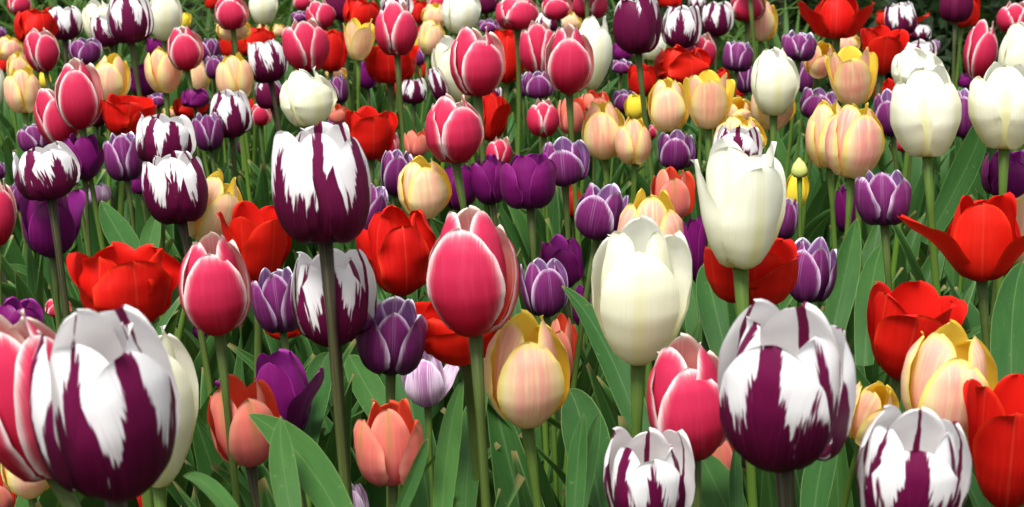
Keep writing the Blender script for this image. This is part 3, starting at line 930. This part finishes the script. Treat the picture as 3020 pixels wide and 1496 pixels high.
ROOT = np.zeros(3)
def make_tulip(b):
    global ROOT
    rng = np.random.default_rng(1000 + b.id * 7)
    base = at(b.bx, b.by, b.z)
    k = b.z * T / 1510
    ang = PITCH + math.atan((b.by - 748) / 1510 * T)
    tilt = math.atan2(b.tx - b.bx, b.by - b.ty)
    Ln = math.hypot(b.tx - b.bx, b.by - b.ty) * k
    Rm = b.w * k / 2
    rtop = 0.62 if 't' not in b.opt else 0.3
    H = max((Ln - rtop * Rm * math.sin(ang)) / math.cos(ang), 0.75 * Rm)
    fwd = rng.uniform(-.07, .05)
    if b.by > 1000: fwd -= .06
    if 'c' in b.opt: fwd = -.20
    if 't' in b.opt: fwd = -0.50
    axis = np.array([math.sin(tilt), fwd, math.cos(tilt)])
    axis /= np.linalg.norm(axis)
    # the foot of the stem
    drop = base[2]
    fx = base[0] - axis[0] * drop * 0.35 + rng.uniform(-.02, .02)
    fy = base[1] - axis[1] * drop * 0.2 + rng.uniform(-.02, .03)
    if b.id in STEM_VIA:
        qx, qy = STEM_VIA[b.id]
        d = at(qx, qy, 1.0) - C0
        Q = C0 + d * (base[1] / d[1])                       # where that line of sight meets the plane of the bloom
        if Q[2] < base[2] - .01:
            F = base + (Q - base) * (drop / (base[2] - Q[2]))
            fx, fy = F[0], base[1]
    ROOT = np.array([fx, fy, 0.0])
    root = bpy.data.objects.new('tulip', None)
    root.empty_display_size = 0.03
    root.location = ROOT
    link(root)
    dark = 1.0 if 'k' in b.opt else 0.0
    col = (dark, rng.uniform() if b.id not in (2, 26, 91, 146) else 1.0, rng.uniform(), 1)
    # stem: a bent tube from the soil into the foot of the bloom
    t = np.linspace(0, 1, 12)[:, None]
    p0 = ROOT + np.array([0, 0, -0.01]); p3 = base + axis * Rm * 0.06
    p1 = p0 + np.array([rng.uniform(-.01, .01), 0, drop * 0.4]); p2 = p3 - axis * drop * 0.35
    if b.id in STEM_VIA:
        p1 = p0 + (p3 - p0) * .33; p2 = p0 * .4 + p3 * .6 - (axis - (p3 - p0) / np.linalg.norm(p3 - p0)) * drop * .10
    pts = (1 - t) ** 3 * p0 + 3 * (1 - t) ** 2 * t * p1 + 3 * (1 - t) * t * t * p2 + t ** 3 * p3
    rs = max(0.0024, Rm * 0.112)
    V, F, A = tube(pts, rs * np.interp(t[:, 0], [0, .45, .75, .92, 1], [1.2, 1.05, .98, .95, 1.45]) * (1 + .04 * rng.normal(0, 1, 12)), 10)
    st = mesh_obj('stem', V - ROOT, F, STEM, root, A)
    purp = {'R': 1.0, 'U': .75, 'V': .45, 'S': .9, 'D': .4, 'P': .45, 'L': .2}.get(b.kind, 0.0)
    st.color = (min(1, purp * rng.uniform(.5, 1.25)), rng.uniform(), 0, 1)
    bloom_petals(root, b, base, axis, Rm, H, rng, col)
    add_leaves(root, ROOT, base[2], int(rng.integers(3, 5)), rng, lmax=.42 if base[1] < 2.0 else .34)
    for h in HERO.get(b.id, ()):
        hero_leaf(root, *h, seed=b.id)
    b.root = root
    b.base = base
    return root

def hero_leaf(root, tip, mid, foot, width, z, turn, seed=0):
    """a leaf of this tulip that the photo shows large: a bent blade through three points"""
    rng = np.random.default_rng(seed + 5)
    nv, nu = 18, 9
    t = np.linspace(0, 1, nv)[:, None]
    zf, zt = z if isinstance(z, tuple) else (z, z)
    F, M_, P = at(*foot, zf), at(*mid, (zf + zt) / 2), at(*tip, zt)
    C = 2 * M_ - (F + P) / 2
    c = (1 - t) ** 2 * F + 2 * (1 - t) * t * C + t * t * P
    tn = np.gradient(c, axis=0); tn /= np.linalg.norm(tn, axis=1)[:, None]
    view = (C0 - c); view /= np.linalg.norm(view, axis=1)[:, None]
    W = width * zf * T / 1510
    prof = np.interp(t[:, 0], [0, .12, .32, .50, .70, .86, .95, 1], [.62, .78, .98, .97, .72, .40, .17, .01])
    ph = rng.uniform(0, 6)
    V, A = [], []
    for i in range(nv):
        bt = np.cross(view[i], tn[i]); bt /= np.linalg.norm(bt)
        nn = np.cross(tn[i], bt)
        a = turn * (0.4 + 0.6 * t[i, 0])
        bb = bt * math.cos(a) + nn * math.sin(a); n2 = nn * math.cos(a) - bt * math.sin(a)
        for u in np.linspace(-1, 1, nu):
            lift = .30 * abs(u) ** 1.4 * W / 2 * prof[i] + .05 * W * u * u * math.sin(6 * t[i, 0] + ph + u)
            V.append(c[i] + bb * u * W / 2 * prof[i] + n2 * lift)
            A.append((u * prof[i], t[i, 0], (1 - abs(u)) * prof[i]))
    mesh_obj('leaf', np.array(V) - ROOT, grid_faces(nv, nu), LEAF, root, A)

HERO = {   # tulip: (tip, middle, foot) of the blade, its width, distance, turn about its length
    14: [((1657, 845), (1790, 1030), (1930, 1400), 95, (1.32, 1.45), .5)],
    221: [((2902, 317), (2868, 455), (2730, 720), 80, (2.0, 1.95), -.4)],
    8: [((730, 1219), (885, 1345), (1040, 1600), 125, (1.02, 1.15), .35)],
    10: [((827, 1227), (835, 1370), (875, 1600), 85, (1.00, 1.06), -.2), ((1261, 1294), (1225, 1390), (1150, 1580), 48, (1.02, 1.10), .6),
         ((1030, 1050), (1075, 1130), (1190, 1330), 95, (1.5, 1.6), .2)],
    16: [((1676, 1147), (1725, 1280), (1790, 1600), 150, (1.25, 1.45), .1), ((1722, 1219), (1705, 1350), (1690, 1600), 62, (1.1, 1.2), -.3),
         ((1769, 1214), (1740, 1330), (1700, 1580), 50, (1.2, 1.3), .5)],
    17: [((2060, 1330), (2110, 1430), (2200, 1620), 130, (1.15, 1.25), .2), ((2176, 1290), (2168, 1400), (2175, 1600), 48, (1.15, 1.2), .8)],
    21: [((3020, 770), (2985, 950), (2990, 1300), 130, (1.35, 1.5), .1)],
    20: [((2470, 1230), (2425, 1360), (2390, 1600), 100, (1.1, 1.25), -.3)],
    33: [((2526, 645), (2495, 800), (2440, 1050), 85, (1.75, 1.85), .2), ((2605, 715), (2570, 850), (2550, 1080), 85, (1.7, 1.8), -.2)],
    28: [((2074, 780), (2105, 890), (2150, 1090), 110, (1.6, 1.68), .2), ((2030, 810), (2060, 950), (2090, 1150), 80, (1.62, 1.7), -.3)],
    62: [((298, 594), (345, 680), (420, 800), 85, (1.9, 2.0), .3), ((470, 620), (445, 700), (430, 810), 60, (1.85, 1.9), -.2)],
    64: [((137, 641), (152, 760), (175, 940), 34, (1.72, 1.76), .3)],
    2: [((540, 1405), (620, 1440), (730, 1580), 60, (.92, 1.0), .6)],
    40: [((1365, 1120), (1325, 1290), (1300, 1580), 75, (1.15, 1.3), .3)],
    13: [((970, 1040), (935, 1130), (905, 1330), 95, (1.4, 1.55), -.2)],
    12: [((1440, 1120), (1395, 1260), (1370, 1560), 90, (1.3, 1.5), -.4)],
}
STEM_VIA = {   # a point each of these stems passes through
    38: (1026, 1496), 58: (701, 1496), 40: (1434, 1496), 1: (345, 1496), 2: (474, 1496), 3: (217, 1496), 8: (760, 1496),
    10: (1158, 1496), 12: (1277, 1496), 14: (1594, 1496), 15: (1655, 1446), 18: (2323, 1496), 17: (2050, 1496), 27: (2190, 892),
    35: (2912, 1000), 13: (1152, 1172), 64: (184, 876), 76: (305, 723), 89: (423, 341), 99: (611, 490), 130: (1034, 313),
    133: (1191, 392), 180: (1722, 892), 182: (1925, 500), 179: (1616, 396), 147: (1438, 598), 152: (1371, 614), 33: (2624, 845),
    221: (2750, 649), 226: (2814, 235), 233: (2466, 785), 39: (1026, 1450), 300: (2228, 145), 301: (1733, 120)}
for b in allb:
    make_tulip(b)

# ---------------------------------------------------------------- leaves of the bulbs that carry no bloom
def foliage():
    rng = np.random.default_rng(77)
    V, F, A, n = [], [], [], 0
    gf = np.array(grid_faces(14, 7))
    spots = []
    y = 0.55
    while y < 4.9:
        step = 0.085 + 0.012 * y
        half = (y + 0.3) * T * 1.25 + 0.15
        x = -half
        while x < half:
            spots.append((x + rng.uniform(-.04, .04), y + rng.uniform(-.04, .04)))
            x += step
        y += step
    for (x, y) in spots:
        for i in range(2):
            L = rng.uniform(.16, .40) if y < 2.0 else rng.uniform(.12, .30)
            az = rng.uniform(0, 6.28)
            for k in range(6):
                P, a = leaf_points(L, rng.uniform(.030, .060), rng.uniform(.0, .3), rng.uniform(.2, 1.2),
                                   rng.uniform(-1.0, 1.0), rng, yaw=rng.uniform(-.2, .2))
                P = rotz(P, az) + np.array([x, y, rng.uniform(0, .03)])
                if hides(P, 0) == 0: break
                L *= .86
                az += 1.1
            else:
                continue
            V.append(P); F.append(gf + n); A.append(a); n += len(P)
    V = np.concatenate(V); F = np.concatenate(F); A = np.concatenate(A)
    o = mesh_obj('tulip_foliage', V, F.tolist(), LEAF, None, A)
    o['kind'] = 'stuff'
    tag(o, 'dense mass of green tulip leaves filling the bed between the stems', 'foliage')
foliage()

# ---------------------------------------------------------------- behind the bed: shrubs and strap-leaved clumps
def shrub(x, y, seed, h, label):
    rng = np.random.default_rng(seed)
    root = bpy.data.objects.new('shrub', None)
    root.location = (x, y, 0)
    link(root)
    tag(root, label, 'shrub', 'shrubs behind the tulip bed')
    tips = []
    for i in range(5):
        az = rng.uniform(0, 6.28); sp = rng.uniform(.1, .45)
        n = 9
        t = np.linspace(0, 1, n)
        pts = np.stack([0.08 * np.cos(az) + np.cos(az) * sp * t + .03 * np.cumsum(rng.normal(0, .5, n)),
                        0.08 * np.sin(az) + np.sin(az) * sp * t + .03 * np.cumsum(rng.normal(0, .5, n)),
                        -0.03 + h * .75 * t], -1)
        V, F, A = tube(pts, np.linspace(rng.uniform(.016, .036), .010, n), 8)
        mesh_obj('trunk', V, F, BARK, root, A)
        for j in range(7):
            s = rng.integers(0, n - 1); d = rng.normal(0, 1, 3); d[2] = abs(d[2]) * .5
            d /= np.linalg.norm(d)
            m = 6
            q = np.linspace(0, 1, m)[:, None]
            pp = pts[s] + d * rng.uniform(.2, .5) * q + np.cumsum(rng.normal(0, .015, (m, 3)), 0)
            pp[:, 2] = np.maximum(pp[:, 2], .02)
            V, F, A = tube(pp, np.linspace(.006, .002, m), 5)
            mesh_obj('branch', V, F, BARK, root, A)
            tips += [pp[k] for k in range(2, m)]
        tips += [pts[k] for k in range(3, n)]
    V, F, A, n = [], [], [], 0
    tips = np.array(tips)
    ring = np.stack([rng.normal(0, .42, 500), rng.normal(0, .30, 500), rng.uniform(.02, .45, 500)], -1)   # low shoots round the foot
    tips = np.concatenate([tips, ring])
    for k in range(5200):
        c = tips[rng.integers(len(tips))] + rng.normal(0, .12, 3)
        
        if c[2] < .03: continue
        d = rng.normal(0, 1, 3); d /= np.linalg.norm(d)
        e = np.cross(d, rng.normal(0, 1, 3)); e /= np.linalg.norm(e)
        L = rng.uniform(.04, .075); W = L * .42
        nrm = np.cross(d, e)
        V += [c, c + d * L * .45 + e * W * .5 + nrm * .004, c + d * L, c + d * L * .45 - e * W * .5 + nrm * .004]
        A += [(0, 0, .5), (1, .5, .5), (0, .9, .5), (-1, .5, .5)]
        F.append((n, n + 1, n + 2, n + 3)); n += 4
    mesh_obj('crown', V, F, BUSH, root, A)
    return root

SHRUBS = [(-2.0, 6.6, 1.5), (-0.9, 6.9, 1.7), (0.25, 6.2, 1.5), (0.92, 5.5, 1.7), (1.55, 5.45, 1.6), (2.1, 5.6, 1.6), (1.3, 6.3, 1.8)]
SLAB = ['bushy shrub behind the strappy plants at the far left', 'bushy shrub behind the red tulips left of centre',
        'dark shrub behind the white tulips at top centre', 'dark bare-stemmed shrub behind the far red tulip at top right',
        'dark shrub with pale stems behind the upright flamed tulip at top right', 'twiggy dark shrub in the top right corner',
        'deep dark shrub farthest back at top right']
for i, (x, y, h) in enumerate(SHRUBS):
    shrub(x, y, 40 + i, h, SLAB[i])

def strap_clump(x, y, seed, n=42, hmax=.55):
    rng = np.random.default_rng(seed)
    V, F, A, k = [], [], [], 0
    gf = np.array(grid_faces(10, 3))
    for i in range(n):
        P, a = leaf_points(rng.uniform(.25, hmax), rng.uniform(.010, .022), rng.uniform(.05, .5), rng.uniform(.8, 2.2),
                           rng.uniform(-.6, .6), rng, nv=10, nu=3, fold=.5)
        P = rotz(P + np.array([rng.uniform(0, .05), 0, 0]), rng.uniform(0, 6.28))
        P[:, 2] = np.maximum(P[:, 2], .005)
        V.append(P); F.append(gf + k); A.append(a); k += len(P)
    o = mesh_obj('strap_plant', np.concatenate(V), np.concatenate(F).tolist(), STRAP, None, np.concatenate(A))
    o.location = (x, y, 0)
    tag(o, 'low clump of narrow arching green leaves behind the far end of the bed', 'plant', 'strap-leaved plants behind the bed')
rs = random.Random(5)
for i in range(34):
    strap_clump(-2.1 + (i % 12) * .25 + rs.uniform(-.08, .08), 4.55 + (i // 12) * .42 + rs.uniform(-.1, .1), 300 + i)

# ---------------------------------------------------------------- names for pointing: a label for every tulip
KINDP = {'P': 'pink white-edged tulip', 'R': 'burgundy flamed white tulip', 'W': 'cream white tulip',
         'Y': 'peach yellow tulip', 'V': 'white-edged purple tulip', 'U': 'plain purple tulip', 'D': 'bright red tulip',
         'S': 'coral tulip', 'L': 'pale lilac tulip', 'G': 'plain yellow tulip', 'B': 'closed greenish yellow bud'}
GROUP = {'P': 'pink tulips with white edges', 'R': 'white and burgundy flamed tulips', 'W': 'cream white tulips', 'Y': 'peach and yellow tulips',
         'V': 'white-edged purple tulips', 'U': 'plain purple tulips', 'D': 'red tulips', 'S': 'coral tulips', 'L': 'lilac tulips', 'G': 'yellow tulips',
         'B': 'tulip buds'}
HAND = {   # tulip: (its label, a short way to point at it)
    1: ('largest white tulip with burgundy flames, nearest at the lower left', 'largest flamed tulip'),
    3: ('big pink tulip cut by the left edge, beside the largest flamed tulip', 'big left edge pink tulip'),
    8: ('coral tulip at the bottom, touching a plain purple tulip', 'coral tulip touching a purple one'),
    10: ('coral tulip with olive streaks standing alone at bottom centre', 'lone coral tulip at bottom centre'),
    14: ('large peach tulip with yellow edges, just right of bottom centre', 'large bottom-centre peach tulip'),
    16: ('flamed white tulip cut by the bottom edge, below the lower right pink tulip', 'flamed tulip below the pink one'),
    17: ('pink tulip half hidden by the big lower right flamed tulip', 'lower right pink tulip'),
    18: ('big white tulip with wide burgundy flames on thick dark stem, lower right', 'big lower right flamed tulip'),
    20: ('wide open flamed white tulip at the bottom right, beside a red tulip', 'wide open flamed tulip'),
    21: ('bright red tulip cut by the right edge at the bottom corner', 'bottom corner red tulip'),
    22: ('large peach and yellow tulip in front of a ruffled red one, lower right', 'large lower right peach tulip'),
    24: ('ruffled red tulip behind the large lower right peach tulip', 'ruffled lower right red tulip'),
    26: ('tallest closed cream tulip, egg shaped, right of the centre', 'egg-shaped cream tulip'),
    27: ('cream tulip with spreading tips standing before a red tulip', 'spreading cream tulip'),
    33: ('white-edged purple tulip alone among broad green leaves at right', 'lone right-hand purple tulip'),
    35: ('red tulip with two side petals flung outward, at far right', 'red tulip with flung petals'),
    38: ('large white tulip with burgundy base on a tall dark stem, left of centre', 'tall central flamed tulip'),
    39: ('flamed white tulip crossed by the dark stem of the tulip above', 'flamed tulip behind a stem'),
    40: ('large pink tulip with white edges at the centre of the bed', 'big central pink tulip'),
    41: ('red tulip between the tall central flamed tulip and the big central pink one', 'central red tulip'),
    58: ('pink tulip with broad white rim, right of the widest red tulip', 'pink tulip with broad rim'),
    59: ('widest red tulip, open and blowsy, above the largest flamed tulip', 'widest red tulip'),
    62: ('flamed white tulip in front of a leaning pale peach tulip, at left', 'flamed tulip before leaning peach'),
    64: ('flamed white tulip above a plain purple tulip at far left', 'far left flamed tulip'),
    76: ('pink tulip with full white rim, front of an overlapping pair at upper left', 'upper left rimmed pink'),
    89: ('dark flamed tulip between two cream tulips at the top left edge', 'flamed tulip between two creams'),
    126: ('squat closed cream tulip rising right behind the tall central flamed tulip', 'squat left cream tulip'),
    147: ('pink tulip with white edges in front of a cream one, upper centre', 'upper centre pink tulip'),
    152: ('pink tulip with parted petals above the big central pink tulip', 'parted pink tulip'),
    153: ('red cup-shaped tulip behind the shoulder of the tall central flamed tulip', 'red cup above centre'),
    180: ('pink tulip with full white rim, right one of an overlapping pink pair, upper centre', 'rimmed pink tulip'),
    182: ('dark burgundy tulip with white tips on a long dark stem at the top', 'dark long-stemmed top tulip'),
    202: ('pale peach tulip beside a smaller orange one, right of upper centre', 'pale peach beside the orange'),
    205: ('tall peach tulip with open yellow tips behind the spreading cream tulip', 'tall open-tipped peach tulip'),
    209: ('white-edged purple tulip with round front petal, left of the spreading cream tulip', 'round-petalled purple tulip'),
    210: ('slender cream tulip in front of a peach one at upper right', 'slender upper right cream tulip'),
    214: ('red tulip with spread side petals before dark shrubs at top right', 'spread top right red tulip'),
    221: ('largest upper right cream tulip with a second cream tulip behind it', 'largest upper right cream tulip'),
    222: ('cream tulip near the right edge, behind a pointed green leaf', 'cream tulip behind the pointed leaf'),
    226: ('dark burgundy tulip backed by a red one at the top right edge', 'top right dark tulip'),
    228: ('pale peach tulip with wide open lip, above the front upper right peach', 'wide-lipped pale peach tulip'),
    234: ('peach tulip in front of another peach one, at upper right', 'front upper right peach'),
    99: ('narrow pink tulip with a long green stem in front of a peach one, upper left', 'narrow long-stemmed pink'),
    133: ('tall pink tulip over a broad red one, left of top centre', 'tall pink over the red'),
}
def describe():
    def c(b): return ((b.bx + b.tx) / 2, (b.by + b.ty) / 2)
    labels = {i: v[0] for i, v in HAND.items()}
    rows = []
    for b in allb:
        if b.id in HAND: continue
        x, y = c(b)
        best = min((q for q in allb if q.id in HAND), key=lambda q: math.hypot(c(q)[0] - x, (c(q)[1] - y) * 1.1) - q.w * .25)
        X, Y = c(best)
        dx, dy = x - X, y - Y
        if overlap(b, best):
            side = 'left side' if dx < -best.w * .2 else ('right side' if dx > best.w * .2 else ('top' if dy < 0 else 'foot'))
            rel = (f'partly behind the|, at its {side}' if b.z > best.z else f'in front of the|, at its {side}')
        elif abs(dx) > abs(dy) * 1.2: rel = ('left of the' if dx < 0 else 'right of the')
        else: rel = ('above the' if dy < 0 else 'below the')
        rows.append([b, rel, HAND[best.id][1]])
    count = {}
    for r in rows: count.setdefault((r[0].kind, r[1], r[2]), []).append(r)
    ordn = ['leftmost', 'second', 'third', 'fourth', 'fifth', 'sixth', 'seventh', 'eighth', 'ninth']
    for key, rs_ in count.items():
        kp = KINDP[key[0]]
        pre, _, post = key[1].partition('|')
        if len(rs_) == 1: words = ['']; sp = rs_
        elif len(rs_) == 2:
            (xa, ya), (xb, yb) = c(rs_[0][0]), c(rs_[1][0])
            if abs(ya - yb) > abs(xa - xb): sp = sorted(rs_, key=lambda r: c(r[0])[1]); words = ['upper ', 'lower ']
            else: sp = sorted(rs_, key=lambda r: c(r[0])[0]); words = ['left-hand ', 'right-hand ']
        else:
            sp = sorted(rs_, key=lambda r: c(r[0])[0])
            words = [w + ' ' for w in ordn[:len(sp)]]
            words[-1] = 'rightmost '
            words[1:-1] = [w + 'from left, ' for w in words[1:-1]]
        for w, r in zip(words, sp):
            labels[r[0].id] = f'{w}{kp} {pre} {key[2]}{post}'
    for b in allb:
        l = labels[b.id]
        if 'k' in b.opt and b.id not in HAND: l = 'dark ' + l.replace('burgundy flamed white', 'burgundy')
        if b.id in (300, 301): l = 'tulip out of frame above, its slim green stem crossing a ' + ('red' if b.id == 300 else 'pink') + ' tulip'
        b.root['label'] = l
        b.root['category'] = 'tulip'
        b.root['group'] = GROUP[b.kind]
    return labels
LABELS = describe()
